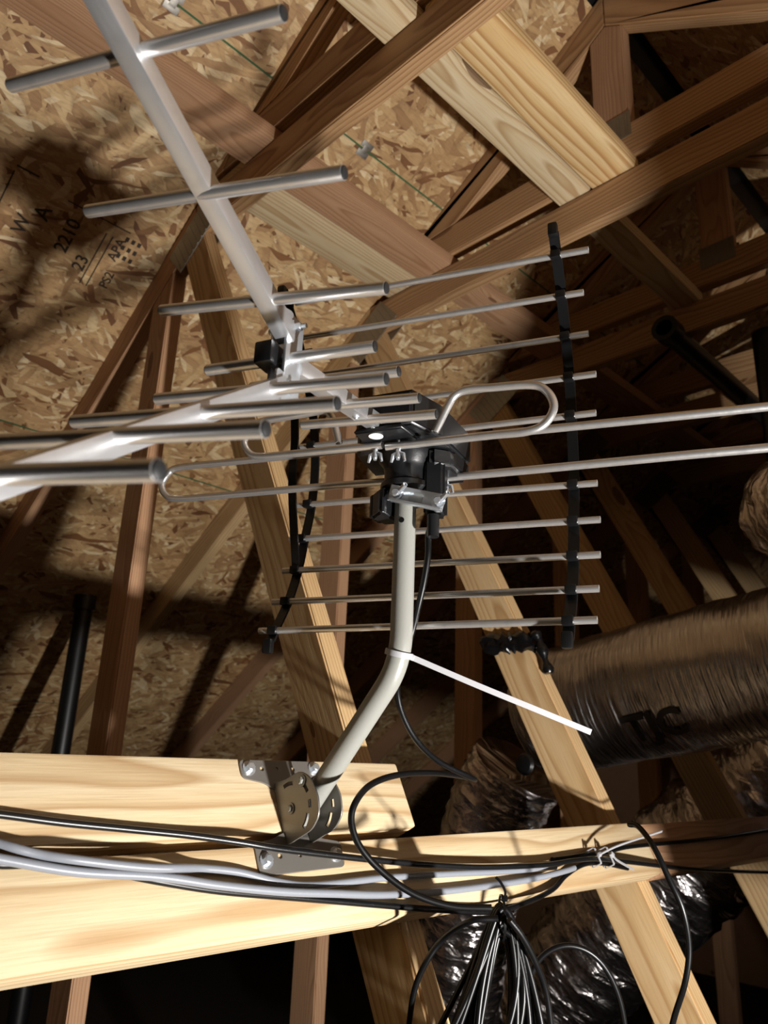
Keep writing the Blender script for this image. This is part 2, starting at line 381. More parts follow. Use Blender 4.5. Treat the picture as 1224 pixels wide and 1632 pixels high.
for u, v, a, b in ((.605, 1.70, .003, .15), (.622, 1.70, .003, .15), (.575, 1.615, .16, .003), (.37, 1.66, .003, .12), (.395, 1.60, .05, .004)):
    box('panel_stamp', on_deck(u, v, .0006).translation, Vector((1, 0, 0)), Vector((0, -1/SN, SL/SN)), a, b, .0006, M['ink'], ceil_l, 0)
# dark compressed block of print by the stamp
for i in range(3):
    for j in range(3):
        u, v = .655+i*.016, 1.63+j*.02
        box('panel_stamp', on_deck(u, v, .0006).translation, Vector((1, 0, 0)), Vector((0, -1/SN, SL/SN)), .009, .012, .0006, M['ink'], ceil_l, 0)
for v in (1.21, 2.148):
    box('edge_paint', on_deck(1.2, v, .0005).translation, Vector((1, 0, 0)), Vector((0, -1/SN, SL/SN)), 4.2, .0045, .0010, M['osb_edge'], ceil_l, 0)
# H-clips on the seam between two rows of sheets
for u in (.50, 1.06, 1.67):
    c = on_deck(u, 1.21, .002).translation
    k = empty('panel_clip', c, {.5: 'small galvanised clip on the deck seam near the top edge', 1.06: 'small galvanised clip on the deck seam between first and second truss', 1.67: 'small galvanised clip on the deck seam past the second truss'}[u], 'clip', 'clips on the deck seam')
    for s in (-1, 1):
        box('clip_flange', c+Vector((0, s*.012/SN, -s*.012*SL/SN)), Vector((1, 0, 0)), Vector((0, 1/SN, -SL/SN)), .035, .016, .0015, M['nail'], k, .0004)
    box('clip_bridge', c, Vector((1, 0, 0)), Vector((0, 1/SN, -SL/SN)), .016, .02, .0025, M['nail'], k, .0004)

# ------------------------------------------------------------------ trusses and the cap trusses that ride on them
TH = .038
ordn = ['closest', 'first', 'second', 'third', 'fourth', 'fifth', 'farthest']
tlabel = ['roof truss at the camera, ahead of which the brace boards start', 'roof truss whose plated joint sits behind the upper boom of the antenna',
          'roof truss whose plated joint and post show behind the reflector rods', 'roof truss behind the foil duct, its joint above the black antenna housing',
          'dim roof truss next beyond the one behind the foil duct', 'dark roof truss second from the far end of the attic', 'farthest dark roof truss by the end wall']
clabel = ['cap truss riding on the roof truss at the camera', 'cap truss with dark brown chord crossing the top of the picture', 'cap truss whose short post stands above the striped purlin',
          'cap truss on the truss behind the foil duct', 'dim cap truss next beyond the one over the foil duct', 'dark cap truss second from the far end', 'farthest dark cap truss']
def mir(poly): return [(2*RIDGE-v, z) for v, z in poly]
h = .089*SN                                    # vertical size of a sloping 2x4
WK = 1.92; WV = lambda z: .716+(z+.202)/WK     # near edge of the diagonal web
wdv = Vector((0, 1, WK)).normalized()
ZB = -1.21
for i, u in enumerate(TRUSS_U):
    t = empty('roof_truss', (u+TH/2, 1.5, ZB), tlabel[i], 'roof truss', 'roof trusses in a row')
    u1 = u+TH
    vt = 1.61-(1.30-1.222)/SL
    vb_ = vt-.027
    prism('top_chord', [(2*RIDGE-vt, 1.30), (vt, 1.30), (vb_, 1.21), (2*RIDGE-vb_, 1.21)], u, u1, (1, 0), M['chord'], t)
    vend = 4.9
    raf = [(vt, 1.30), (vend, zdeck(vend)), (vend, zdeck(vend)-h), (vb_, 1.21)]
    prism('rafter', raf, u, u1, (1, -SL), M['fir' if i != 2 else 'web'], t)
    prism('rafter', mir(raf), u, u1, (-1, -SL), M['fir'], t)
    pv0, pv1 = 1.568, 1.657
    prism('post', [(pv0, ZB), (pv0, zdeck(pv0)-h), (pv1, zdeck(pv1)-h), (pv1, ZB)], u, u1, (0, 1), M['fir'], t)
    hw = .089*math.sqrt(1+WK*WK)/WK            # width along v of the diagonal web
    ztop = 1.21
    va = WV(ztop); zc = 1.21+.12
    # the web meets chord underside and rafter
    web = [(WV(ZB), ZB), (va, ztop), (vb_, ztop), (1.545, zdeck(1.545)-h), (1.545, (1.545-hw-.716)*WK-.202), (WV(ZB)+hw, ZB)]
    prism('web', web, u, u1, (1, WK), M['web'], t)
    # toothed plate over the joint
    rd = Vector((0, 1, -SL)).normalized(); rn = Vector((0, -SL, -1)).normalized()
    for s, uu in ((-1, u-.0012), (1, u1+.0012)):
        c = Vector((uu, 1.535, zdeck(1.535)))+rn*.082
        pl = plate('nail_plate', [(-.10, -.05), (.085, -.05), (.10, .055), (-.085, .055)], [], .0016, frame(c, rd, -rn), M['nail'], t, .0003)
        for k in range(9):
            rib = box('plate_rib', c+rd*(-.08+k*.02)+Vector((s*.0012, 0, 0)), rn, rd, .094, .005, .0016, M['nail'], pl, .0004)
    # cap truss
    c = empty('cap_truss', (u+TH/2, RIDGE, 1.338), clabel[i], 'cap truss', 'cap trusses in a row')
    z0, z1 = 1.340, 1.429
    vq = 1.61-(z0-1.222)/SL
    vin = 1.61-(z1+h-1.222)/SL                 # where the cap chord's top meets the underside of the sloping chord
    vlo = 1.61-(z0+h*.35-1.222)/SL
    prism('bottom_chord', [(2*RIDGE-vlo, z0), (vlo, z0), (vlo-.05, z1-.012), (vin, z1), (2*RIDGE-vin, z1), (2*RIDGE-vlo+.05, z1-.012)], u, u1, (1, 0), M['chord'], c)
    top = [(vlo, z0), (vq, z0), (RIDGE, ZR), (RIDGE, ZR-h), (vin, z1), (vlo-.05, z1-.012)]
    prism('top_chord', top, u, u1, (-1, SL), M['chord'], c)
    prism('top_chord', mir(top), u, u1, (1, SL), M['chord'], c)
    prism('post', [(.635, z1), (.724, z1), (.724, zdeck(.724)-h), (RIDGE, ZR-h), (.635, zdeck(.725)-h)], u, u1, (0, 1), M['fir'], c)
    for s, uu in ((-1, u-.0012), (1, u1+.0012)):
        pl = plate('nail_plate', [(-.05, -.035), (.05, -.035), (.05, .035), (-.05, .035)], [], .0016, frame(Vector((uu, RIDGE, z1)), Vector((0, 1, 0)), Vector((0, 0, 1))), M['nail'], c, .0003)
        for k in range(5): box('plate_rib', Vector((uu+s*.0012, RIDGE-.04+k*.02, z1)), Vector((0, 0, 1)), Vector((0, 1, 0)), .06, .005, .0016, M['nail'], pl, .0004)

# purlins lying flat between trusses and cap trusses
def purlin(v0, v1, u0, u1, mat, label):
    o = timber('purlin', Vector((u0, (v0+v1)/2, 1.32)), Vector((u1, (v0+v1)/2, 1.32)), Vector((0, 1, 0)), v1-v0, .0375, M[mat], None, .004)
    return tag(o, label, 'purlin', 'purlins between trusses and caps')
purlin(1.178, 1.29, -.5, 3.9, 'fir', 'long orange purlin on the trusses nearest the left roof slope')
purlin(1.30, 1.42, .77, 1.40, 'brace', 'grey-beige purlin beside the long orange one, from first to second truss')
purlin(.63, .738, .775, 1.395, 'purlin', 'boldly striped yellow purlin ending with a rounded edge on the second truss')
purlin(.744, .828, -.5, 2.01, 'brace', 'plain pale purlin alongside the striped one')

# ------------------------------------------------------------------ brace boards nailed across the diagonal webs
def brace(s0, s1, u0, u1, mat, label, off=.0195):
    a, b = BW(u0, (s0+s1)/2, off), BW(u1, (s0+s1)/2, off)
    return tag(timber('brace_board', a, b, BE, s1-s0, .0375, M[mat], None, .004), label, 'board', 'brace boards across the webs')
brace(.108, .196, -.12, .80, 'brace', 'upper pale brace board with the bracket screwed to its cut end')
brace(.006, .096, -.12, 1.392, 'brace', 'lower pale brace board along which the cables run')
brace(.004, .092, 1.396, 2.14, 'fir', 'dim brace board carrying on to the right behind the cable ties')

# ------------------------------------------------------------------ mast with its bracket
mt = empty('antenna_mast', BW(.597, .13, .04), 'bent light grey steel mast on a slotted wall bracket', 'mast')
UM = MAST.x*KA; VM = MAST.y*KA
pa = Vector((UM, .725, -.072)); pb = Vector((UM, .566, .103)); pc = Vector((UM, VM, .325))
pb = Vector((UM, VM, pa.z+(pa.y-VM)*1.103))
path = [pa]
for k in range(11):
    t = k/10; a, b = pb+(pa-pb).normalized()*.034, pb+Vector((0, 0, .034))
    path.append(a*(1-t)**2+pb*2*t*(1-t)+b*t*t)
path.append(pc)
pole = tube('pole', path, .0124, M['mast'], mt, 28, .012)
ho = Vector((0, 0, .252)) + Vector((UM, VM, 0))
hd = (-FW+RT*-.35).normalized(); hd.z = 0; hd.normalize()
rod('bolt_hole', ho+hd*.0117, ho+hd*.0127, .0032, M['strap'], pole, 12, 0)
th = .0022
def bplate(outer, holes, name):
    return plate(name, outer, holes, th, frame(BW(0, 0, .0385+th/2), Vector((1, 0, 0)), BE), M['bracket'], mt)
up_ = bplate(rounded([(.536, .193), (.536, .172), (.566, .166), (.578, .158), (.614, .158), (.63, .166), (.653, .168), (.653, .193)], .006),
       [circ(.566, .183, .0032), circ(.588, .183, .0024), circ(.612, .183, .0032)], 'base_plate')
lo_ = bplate(rounded([(.535, .098), (.560, .101), (.578, .108), (.614, .108), (.630, .099), (.658, .094), (.656, .066), (.535, .064)], .006),
       [circ(.566, .083, .0034), (circ(.594, .082, .0026)), circ(.619, .083, .0032)], 'base_plate')
bplate([(.579, .100), (.579, .165), (.613, .165), (.613, .100)], [], 'spine')
def arc_slot(c, r, a0, a1, w, n=7):
    o = [(c[0]+(r+w)*math.cos(a0+(a1-a0)*i/n), c[1]+(r+w)*math.sin(a0+(a1-a0)*i/n)) for i in range(n+1)]
    return o+[(c[0]+(r-w)*math.cos(a0+(a1-a0)*i/n), c[1]+(r-w)*math.sin(a0+(a1-a0)*i/n)) for i in range(n, -1, -1)]
wing = rounded([(.039, .166), (.06, .160), (.088, .158), (.101, .146), (.107, .122), (.102, .102), (.085, .093), (.039, .094)], .007)
pc_ = (.060, .127)
slots = [arc_slot(pc_, .027, math.radians(62), math.radians(100), .0026), arc_slot(pc_, .034, math.radians(34), math.radians(47), .0024), arc_slot(pc_, .033, math.radians(8), math.radians(26), .0026),
         arc_slot(pc_, .033, math.radians(-22), math.radians(-6), .0026), arc_slot(pc_, .030, math.radians(-66), math.radians(-32), .0028)]
for uu in (.580, .6135):
    wo = plate('wing', wing, slots+([circ(.060, .127, .0048)] if uu > .6 else []), th, frame(BW(uu, 0, 0), BN, BE), M['bracket'], mt)
    if uu < .6: wing_l = wo
def hexbolt(name, c, ax, r, hgt, mat, parent):
    x = ax.orthogonal(); V, F = [], []
    sweep(V, F, [c, c+ax*.0012], r*1.55, 16); sweep(V, F, [c+ax*.0012, c+ax*hgt], r, 6); sweep(V, F, [c+ax*hgt, c+ax*(hgt+.0008)], lambda i: r*(.9 if i == 0 else .7), 12)
    return mesh_obj(name, V, F, mat, parent, 30)
for p, par in (((.547, .183), up_), ((.645, .184), up_), ((.546, .079), lo_), ((.646, .080), lo_)):
    hexbolt('lag_screw', BW(p[0], p[1], .0385+th), BN, .0056, .006, M['zinc'], par)
hexbolt('pivot_bolt', BW(.5788, .127, .060), Vector((-1, 0, 0)), .0040, .003, M['mast'], wing_l)
hexbolt('lock_bolt', BW(.5788, .1465, .0885), Vector((-1, 0, 0)), .0042, .004, M['mast'], wing_l)

# ------------------------------------------------------------------ the antenna
an = empty('tv_antenna', AW(0, 0, .28), 'aluminium television antenna with two splayed booms and rod reflector', 'antenna')
A_, BAR, PL = M['alu'], M['alu_bar'], M['plastic']
def seg_rod(name, x0, y0, x1, y1, b, rad, mat=A_): return rod(name, PA(x0, y0, b), PA(x1, y1, b), rad, mat, an)
DR = .0051
# booms (square tube, each a bar turned on edge like the photograph's)
def boom(name, p0, p1, w, roll=0):
    d = (p1-p0).normalized(); a = AR-d*AR.dot(d); a.normalize(); b = d.cross(a)
    y = a*math.cos(roll)+b*math.sin(roll)
    o = timber(name, p0, p1, y, w, w, BAR, an, .0008)
    return o
UPB = [AW(-.001, -.283, .343), AW(0, -.640, .492)]
LOB = [AW(-.001, -.290, .293), AW(0, -.690, .012)]
boom('upper_boom', UPB[0], UPB[1], .0155)
boom('lower_boom', LOB[0], LOB[1], .0155)
rear = boom('rear_boom', AW(0, -.268, .322), AW(.006, -.072, .352), .0155)
def director(ends, b):
    o = rod('director', ends[0], ends[1], DR, A_, an)
    for e, s_ in ((ends[1], 1), (ends[0], -1)):
        d = (ends[1]-ends[0]).normalized()*s_; V, F = [], []
        sweep(V, F, [e-d*.006, e-d*.0005, e+d*.0010, e+d*.0018], lambda i: DR*(.93, .93, .86, .5)[i], 14)
        mesh_obj('dark_end', V, F, M['cap'], o, 50)  # dark domed piece closing each tube end
    return o
for b, e0, e1 in ((-.412, (140, 337), (548, 275)), (-.321, (258, 495), (615, 459)), (-.281, (331, 590), (597, 552)), (-.312, (250, 636), (615, 604)), (-.393, (118, 672), (537, 643))):
    director((PA(*e0, b), PA(*e1, b)), b)
director((AW(.118, -.498, .456), AW(-.115, -.498, .421)), 0)
director((AW(.118, -.588, .492), AW(-.115, -.588, .458)), 0)
director((AW(.112, -.468, .184), AW(-.110, -.468, .163)), 0)
director((AW(.112, -.548, .130), AW(-.1125, -.548, .110)), 0)
director((AW(.112, -.628, .075), AW(-.1125, -.628, .055)), 0)
for b, xr, yr in ((-.22, 635, 592), (-.17, 668, 634), (-.117, 695, 660)):
    q = PA(xr, yr, b); director((q+AR*.156*KA+Vector((0, 0, .010)), q), b)
# screws along the rear boom
for t in (.12, .42, .68, .92):
    p = AW(0, -.268, .322).lerp(AW(.006, -.072, .352), t)
    d = (AW(.006, -.072, .352)-AW(0, -.268, .322)).normalized(); sd = AR.cross(d).normalized()
    if sd.z > 0: sd = -sd
    hexbolt('boom_screw', p+sd*.0077, sd, .0022, .0022, M['zinc'], rear)
    hexbolt('boom_screw', p-sd*.0077+d*.004, -sd, .0022, .0022, M['zinc'], rear)
# the splitter bracket at the front where the three booms meet
sb = box('boom_bracket', AW(-.004, -.279, .322), AR, Vector((0, 0, 1)), .003, .082, .026, M['zinc'], an, .001)
box('boom_bracket', AW(.0105, -.279, .322), AR, Vector((0, 0, 1)), .003, .075, .024, M['zinc'], an, .001)
box('dark_opening', AW(.011, -.292, .322), AR, Vector((0, 0, 1)), .017, .020, .022, PL, an, .002)  # black block stands for the shade inside the bracket's square opening
for z, s in ((.352, 1), (.294, -1)):
    # folded lips that hold the boom ends
    c = AW(-.004, -.290, z)
    plate('bracket_lip', rounded([(-.012, -.010), (.012, -.010), (.014, .004), (.004, .014), (-.012, .010)], .004), [circ(0, 0, .002)], .0022, frame(c, AB, Vector((0, 0, s))), M['zinc'], an)
    hexbolt('bracket_bolt', AW(-.0065, -.283, z), -AR, .0042, .006, M['zinc'], an)
    tb = rod('bracket_bolt', AW(-.007, -.283, z), AW(-.018, -.283, z), .0024, M['zinc'], an, 10, 0)
    hexbolt('bracket_bolt', AW(.013, -.283, z), AR, .0036, .005, M['zinc'], an)
# reflector rods
rods = [(.04, 938, 398), (.065, 930, 466), (.085, 938, 532), (.10, 950, 596), (.10, 950, 658), (.10, 952, 770), (.09, 957, 828), (.079, 957, 884), (.061, 955, 938), (.036, 952, 988)]
RL = .416*KA; RR = []
for i, (b, x, y) in enumerate(rods):
    q = PA(x, y, b); dz = Vector((0, 0, (.016, .016, .010, .008, .008, .011, .007, .005, .002, -.001)[i]))
    e = q+AR*RL+dz; RR.append((q, e)); rod('reflector_rod', q, e, .0041, A_, an)
# black straps that carry the rods
prof = [(.028, .632), (.047, .605), (.072, .562), (.092, .514), (.107, .464), (.110, .413), (.112, .366), (.108, .318), (.097, .273), (.086, .228), (.068, .183), (.043, .143), (.030, .122)]
for r in (-.177, .188):
    sh = lambda z: max(0, z-.40)*.11 if r > 0 else 0
    pts = crom([AW(r+sh(z), b, z+(.006 if r > 0 else 0)) for b, z in prof], 5)
    st = tube('strap', pts, .01, M['strap'], an, flat=(.0125, .0030), up=AR, smooth=30)
    for i, (q, e) in enumerate(RR):
        t = (AR.dot(q)-AR.dot(AW(r+sh(q.z/KA), 0, 0)))/(AR.dot(q)-AR.dot(e)); c = q.lerp(e, t)
        box('rod_clip', c-AB*.001, AR, Vector((0, 0, 1)), .0125, .0105, .0115, M['strap'], st, .0018)
    # hooked lower and upper ends
    for b, z in (prof[0], prof[-1]): box('strap_hook', AW(r+sh(z), b-.004, z), AR, Vector((0, 0, 1)), .012, .018, .010, M['strap'], st, .003)
tube('brace_strap', crom([AW(.186, .066, .556), AW(.188, .037, .50), AW(.188, .05, .41), AW(.188, .053, .34), AW(.188, .075, .25), AW(.188, .082, .225)], 4), .01, M['strap'], an, flat=(.011, .003), up=AR, smooth=30)
# UHF driven loops
ub = -.06
def loop_path(L): return crom([AW(*q) for q in L], 7)
left = [(.006, ub, .332), (.06, ub, .334), (.12, ub, .336), (.165, ub, .338), (.183, ub, .344), (.193, ub, .360), (.186, ub, .378), (.168, ub, .385), (.12, ub, .386), (.086, ub, .386), (.074, ub, .379), (.068, ub, .364), (.061, ub, .342)]
right = [(.001, ub, .329), (-.06, ub, .328), (-.12, ub, .327), (-.158, ub, .326), (-.177, ub, .332), (-.187, ub, .350), (-.180, ub, .369), (-.163, ub, .379), (-.12, ub, .383), (-.094, ub, .385), (-.079, ub, .380), (-.070, ub, .366), (-.057, ub, .339)]
tube('driven_loop', loop_path(left), .0044, A_, an, 14, .006)
tube('driven_loop', loop_path(right), .0044, A_, an, 14, .006)
# long VHF folded dipole
vb = .03
vh = [(.035, vb, .323), (.12, vb, .326), (.25, vb, .329), (.355, vb, .332), (.381, vb, .340), (.391, vb, .357), (.382, vb, .373), (.36, vb, .380), (.25, vb, .377), (.1, vb, .373), (-.1, vb, .368), (-.3, vb, .362), (-.43, vb, .358), (-.456, vb, .350), (-.466, vb, .336), (-.456, vb, .320), (-.43, vb, .314), (-.3, vb, .316), (-.15, vb, .318), (-.031, vb, .320)]
tube('long_dipole', loop_path(vh), .0047, A_, an, 14, .006)
# wing nuts under the feed points
def wingnut(c):
    V, F = [], []; sweep(V, F, [c, c-Vector((0, 0, .010))], .0028, 8)
    for s in (-1, 1):
        sweep(V, F, [c-Vector((0, 0, .003)), c+AR*s*.006-Vector((0, 0, .006)), c+AR*s*.008-Vector((0, 0, .014))], lambda i: (.002, .0026, .0016)[i], 6)
    mesh_obj('wing_nut', V, F, M['zinc'], an, 50)
    rod('feed_bolt', c+Vector((0, 0, .013)), c-Vector((0, 0, .012)), .0018, M['zinc'], an, 8, 0)
wingnut(AW(.014, ub, .327)); wingnut(AW(-.014, ub, .324)); wingnut(AW(-.040, vb, .314))
# black housing on the mast head
def prism_z(name, poly, z0, z1, mat, parent, bev=.004):
    V = [AW(r, b, z0) for r, b in poly]+[AW(r, b, z1) for r, b in poly]
    bm = bmesh.new(); o = sum(V, Vector())/len(V); vv = [bm.verts.new(v-o) for v in V]; n = len(poly)
    bm.faces.new(vv[:n]); bm.faces.new(vv[n:][::-1])
    for i in range(n): bm.faces.new((vv[i], vv[(i+1) % n], vv[n+(i+1) % n], vv[n+i]))
    bmesh.ops.recalc_face_normals(bm, faces=bm.faces[:])
    if bev: bmesh.ops.bevel(bm, geom=bm.edges[:], offset=bev, segments=3, affect='EDGES')
    me = bpy.data.meshes.new(name); bm.to_mesh(me); bm.free(); finish(me, mat, 35); return link(name, me, parent, Matrix.Translation(o))
hs = prism_z('housing', [(.024, -.086), (-.040, -.086), (-.058, -.035), (-.063, .055), (.068, .055), (.062, -.01)], .341, .384, PL, an)
prism_z('housing_skirt', [(-.036, -.02), (-.060, .0), (-.062, .053), (.02, .053), (.014, .030), (-.022, .018)], .318, .345, PL, hs, .006)
lip = prism_z('housing_lip', [(.028, -.090), (-.030, -.090), (-.036, -.045), (.030, -.045)], .336, .342, PL, hs, .002)
V, F = [], []; c = AW(.006, -.078, .3357); sweep(V, F, [c, c-Vector((0, 0, .0006))], .0080, 20)
mesh_obj('white_disc', V, F, M['white'], hs)
ring = [(.0355, .345), (.034, .333), (.028, .326), (.0262, .318), (.0262, .306), (.030, .303), (.0305, .297), (.026, .293), (.0245, .282), (.0165, .280), (.0160, .32)]
V, F = [], []; ns = 28
for rad, z in ring:
    for k in range(ns): V.append(AW(rad*math.cos(2*PI*k/ns), rad*math.sin(2*PI*k/ns), z))
for i in range(len(ring)-1):
    for k in range(ns): F.append((i*ns+k, i*ns+(k+1) % ns, (i+1)*ns+(k+1) % ns, (i+1)*ns+k))
mesh_obj('collar', V, F, PL, an, 35)
# jaw, clamp bar and bolts round the mast
prism_z('clamp_jaw', [(.038, -.012), (.020, -.030), (.013, -.026), (.014, .018), (.034, .016)], .262, .294, PL, an, .003)
for k in range(4): prism_z('jaw_rib', [(.042, -.010+k*.007), (.037, -.013+k*.007), (.034, -.009+k*.007), (.036, -.006+k*.007)], .264, .292, PL, an, .001)
prism_z('clamp_body', [(-.024, .010), (-.026, -.012), (-.050, -.008), (-.047, .016)], .262, .332, PL, an, .004)
cb0, cb1 = AW(.008, -.030, .286), AW(-.057, -.026, .268)
bd = (cb1-cb0).normalized(); up2 = Vector((0, 0, 1)); cbar = timber('clamp_bar', cb0, cb1, up2, .019, .0032, M['zinc'], an, .001)
fn = bd.cross(up2).normalized(); fn = fn if fn.dot(FW) < 0 else -fn
box('clamp_flange', (cb0+cb1)/2-Vector((0, 0, .0095))+fn*.004, bd, fn, .062, .009, .0025, M['zinc'], cbar, .0006)
bx = (fn*.8+RT*.7+UP*.25).normalized()
for t in (.14, .90):
    c = cb0.lerp(cb1, t)
    hexbolt('clamp_nut', c+fn*.0016, fn, .0052, .005, M['zinc'], cbar)
    rod('clamp_bolt', c, c+bx*.020, .0028, M['zinc'], cbar, 10, .002)
box('slot_boss', cb0.lerp(cb1, .5)+fn*.0018, bd, up2, .016, .010, .001, M['zinc'], cbar, .0004)
rod('feed_boot', AW(-.037, -.006, .262), AW(-.037, -.006, .236), .0068, PL, an, 14, 0)

# ------------------------------------------------------------------ foil ducts
def duct(name, pts, rad, mat, label, wr=.006, seg=48, n=14, rib=.3):
    P = crom(pts, n); V, F = [], []; sweep(V, F, P, rad, seg); nV = len(P)*seg
    o = sum(V, Vector())/len(V); base = len(V)-nV
    W = []
    for i, v in enumerate(V):
        ring = i//seg; c = P[min(ring, len(P)-1)]
        d = (v-c)
        if d.length > 1e-6:
            q = Vector((ring*.35, 3*math.cos(2*PI*(i % seg)/seg), 3*math.sin(2*PI*(i % seg)/seg)))
            k = noise.noise(q*.9)*1.0+noise.noise(q*2.3+Vector((5, 1, 2)))*.6+math.sin(ring*1.9)*rib
            v = v+d.normalized()*k*wr
        W.append(v-o)
    me = bpy.data.meshes.new(name); me.from_pydata([tuple(v) for v in W], [], F)
    uv = me.uv_layers.new(name='UVMap'); L = [0.0]
    for a, b in zip(P, P[1:]): L.append(L[-1]+(b-a).length)
    for pl in me.polygons:
        ks = [me.loops[li].vertex_index for li in pl.loop_indices]; wrap = len(ks) == 4 and any(x % seg == 0 for x in ks) and any(x % seg == seg-1 for x in ks)
        for li, x in zip(pl.loop_indices, ks):
            a = x % seg
            if wrap and a == 0: a = seg
            uv.data[li].uv = (L[min(x//seg, len(L)-1)], a/seg*2*PI*rad)
    finish(me, mat, 60); ob = link(name, me, None, Matrix.Translation(o)); return tag(ob, label, 'duct', 'foil ducts'), P
ductA, PA_ = duct('foil_duct', [Vector((1.69, -.75, -.35)), Vector((1.69, -.45, -.22)), Vector((1.69, -.1, -.02)), Vector((1.69, .2, .14)), Vector((1.69, .42, .218)), Vector((1.69, .6, .207)), Vector((1.69, .9, .155)), Vector((1.69, 1.06, .125)), Vector((1.692, 1.115, .112))], .150, M['foilA'], 'wide foil-wrapped duct with dark printed letters at right edge', .005, rib=0)  # unseen sagging end shaped to block light from the far webs
duct('foil_duct', [PU(826, 1222, 1.735), PU(800, 1270, 1.74), PU(765, 1370, 1.76), PU(740, 1480, 1.78), PU(725, 1600, 1.80), PU(715, 1760, 1.82)], .122, M['foilB'], 'foil duct elbow dropping behind the brace boards', .010)
duct('foil_duct', [PU(1330, 1200, 2.40), PU(1230, 1260, 2.40), PU(1120, 1350, 2.40), PU(1000, 1460, 2.40), PU(900, 1570, 2.40), PU(800, 1700, 2.40), PU(740, 1800, 2.40)], .178, M['foilB'], 'crumpled shiny foil duct below the brace boards at lower right', .016)
duct('foil_duct', [Vector((1.675, .485, .512)), Vector((1.55, .37, .512)), Vector((1.43, .26, .505)), Vector((1.277, .12, .49)), Vector((1.18, .03, .475)), Vector((1.115, -.03, .40)), Vector((1.10, -.045, .25)), Vector((1.10, -.045, .05)), Vector((1.10, -.045, -.2)), Vector((1.10, -.045, -.42))], .110, M['foilB'], 'small crinkled foil duct end above the wide duct at right edge, its unseen drop shaped to block light', .010)  # unseen drop beyond the frame, shaped to keep lamp light off the right side
def wrap_text(body, size, s0, ang, lift, parent, P, rad):
    cu = bpy.data.curves.new('print', 'FONT'); cu.body = body; cu.size = size; cu.resolution_u = 4; cu.offset = size*.03
    t = bpy.data.objects.new('print', cu); me = bpy.data.meshes.new_from_object(t); bpy.data.objects.remove(t)
    bm = bmesh.new(); bm.from_mesh(me); bmesh.ops.triangulate(bm, faces=bm.faces[:]); bmesh.ops.subdivide_edges(bm, edges=bm.edges[:], cuts=2, use_grid_fill=True)
    L = [0.0]
    for a, b in zip(P, P[1:]): L.append(L[-1]+(b-a).length)
    for v in bm.verts:
        s = s0-v.co.x; i = max(k for k in range(len(L)-1) if L[k] <= max(s, 0)); f = (s-L[i])/(L[i+1]-L[i]); c = P[i].lerp(P[i+1], f)
        T = (P[i+1]-P[i]).normalized(); sx = T.cross(Vector((0, 0, 1))).normalized(); 
        if sx.x > 0: sx = -sx
        zz = Vector((0, 0, 1)) - T*T.z; zz.normalize(); a = ang+v.co.y/rad
        v.co = c+(sx*math.cos(a)+zz*math.sin(a))*(rad+lift)
    bm.to_mesh(me); bm.free(); me.materials.clear(); finish(me, M['letter'], 0)
    return link('duct_print', me, parent, Matrix())
wrap_text('TJC', .085, 1.74, math.radians(-50), .0062, ductA, PA_, .150)

# ------------------------------------------------------------------ pipe, black cylinders, black film, small black knob
def pipe(pts, rad, label, collar=None):
    e = empty('black_tube', pts[0], label, 'pipe', 'black plastic pipes')
    tube('pipe_run', pts, rad, M['pipe'], e, 24, .01)
    if collar is not None:
        d = (pts[1]-pts[0]).normalized() if collar == 0 else (pts[-2]-pts[-1]).normalized(); q = pts[collar]
        tube('pipe_collar', [q, q+d*.05], rad*1.25, M['pipe'], e, 24, .01)
vp = Vector((1.107, 2.60, .0))
pipe([Vector((1.107, 2.60, -1.29)), Vector((1.107, 2.60, .488))], .030, 'black plastic vent pipe standing under the left roof slope', 1)
q = PU(1058, 522, 1.955); q = q*(1.172/q.z)
pipe([q, q+Vector((1.6, 0, 0))], .030, 'long black cylinder running away under the third truss', 0)  # plain black cylinder with a wider near end
q = PU(1232, 600, 2.10)
pipe([Vector((q.x, q.y, 1.19)), Vector((q.x, q.y, .50))], .042, 'black upright cylinder at the right edge of the picture')  # plain black cylinder set upright
# black film wound round the web of the second truss
V, F = [], []; nn = 56; hts = [-.026, -.02, -.011, -.002, .006, .013, .017, .010]; off_ = [.002, .012, .016, .013, .017, .012, .003, -.004]
for k, (dz, ex) in enumerate(zip(hts, off_)):
    for i in range(nn):
        a = 2*PI*i/nn; x, y = math.cos(a), math.sin(a); w_ = noise.noise(Vector((x*4, y*4, k*.9)))*.006; w2 = noise.noise(Vector((x*3+7, y*3, 0)))
        z = .248+dz+w2*.012; gp = max(.003, ex+w_); m = max(abs(x)/(.019+gp), abs(y)/(.0505+gp))
        V.append(Vector((1.37+TH/2+x/m, WV(z)+.05+y/m, z)))
for k in range(len(hts)-1):
    for i in range(nn): F.append((k*nn+i, k*nn+(i+1) % nn, (k+1)*nn+(i+1) % nn, (k+1)*nn+i))
tailp = [Vector((1.372, WV(.25)-.024, .262)), Vector((1.374, WV(.24)-.030, .24)), Vector((1.376, WV(.22)-.030, .205)), Vector((1.378, WV(.2)-.028, .175))]
sweep(V, F, crom(tailp, 4), lambda i: .010+.004*math.sin(i*1.3), 8)
fo = mesh_obj('plastic_wrap', V, F, M['bag'], None, 60); tag(fo, 'black plastic film wound round the slanting web of the second truss', 'plastic film')
q = PU(838, 1218, 1.352); V, F = [], []
sweep(V, F, [q, q-Vector((.004, 0, 0)), q-Vector((.010, 0, 0)), q-Vector((.013, 0, 0))], lambda i: (.020, .022, .018, .010)[i], 20)
kb = mesh_obj('cable_grommet', V, F, M['coax'], None, 35); tag(kb, 'small round black knob beside the slanting web', 'knob')

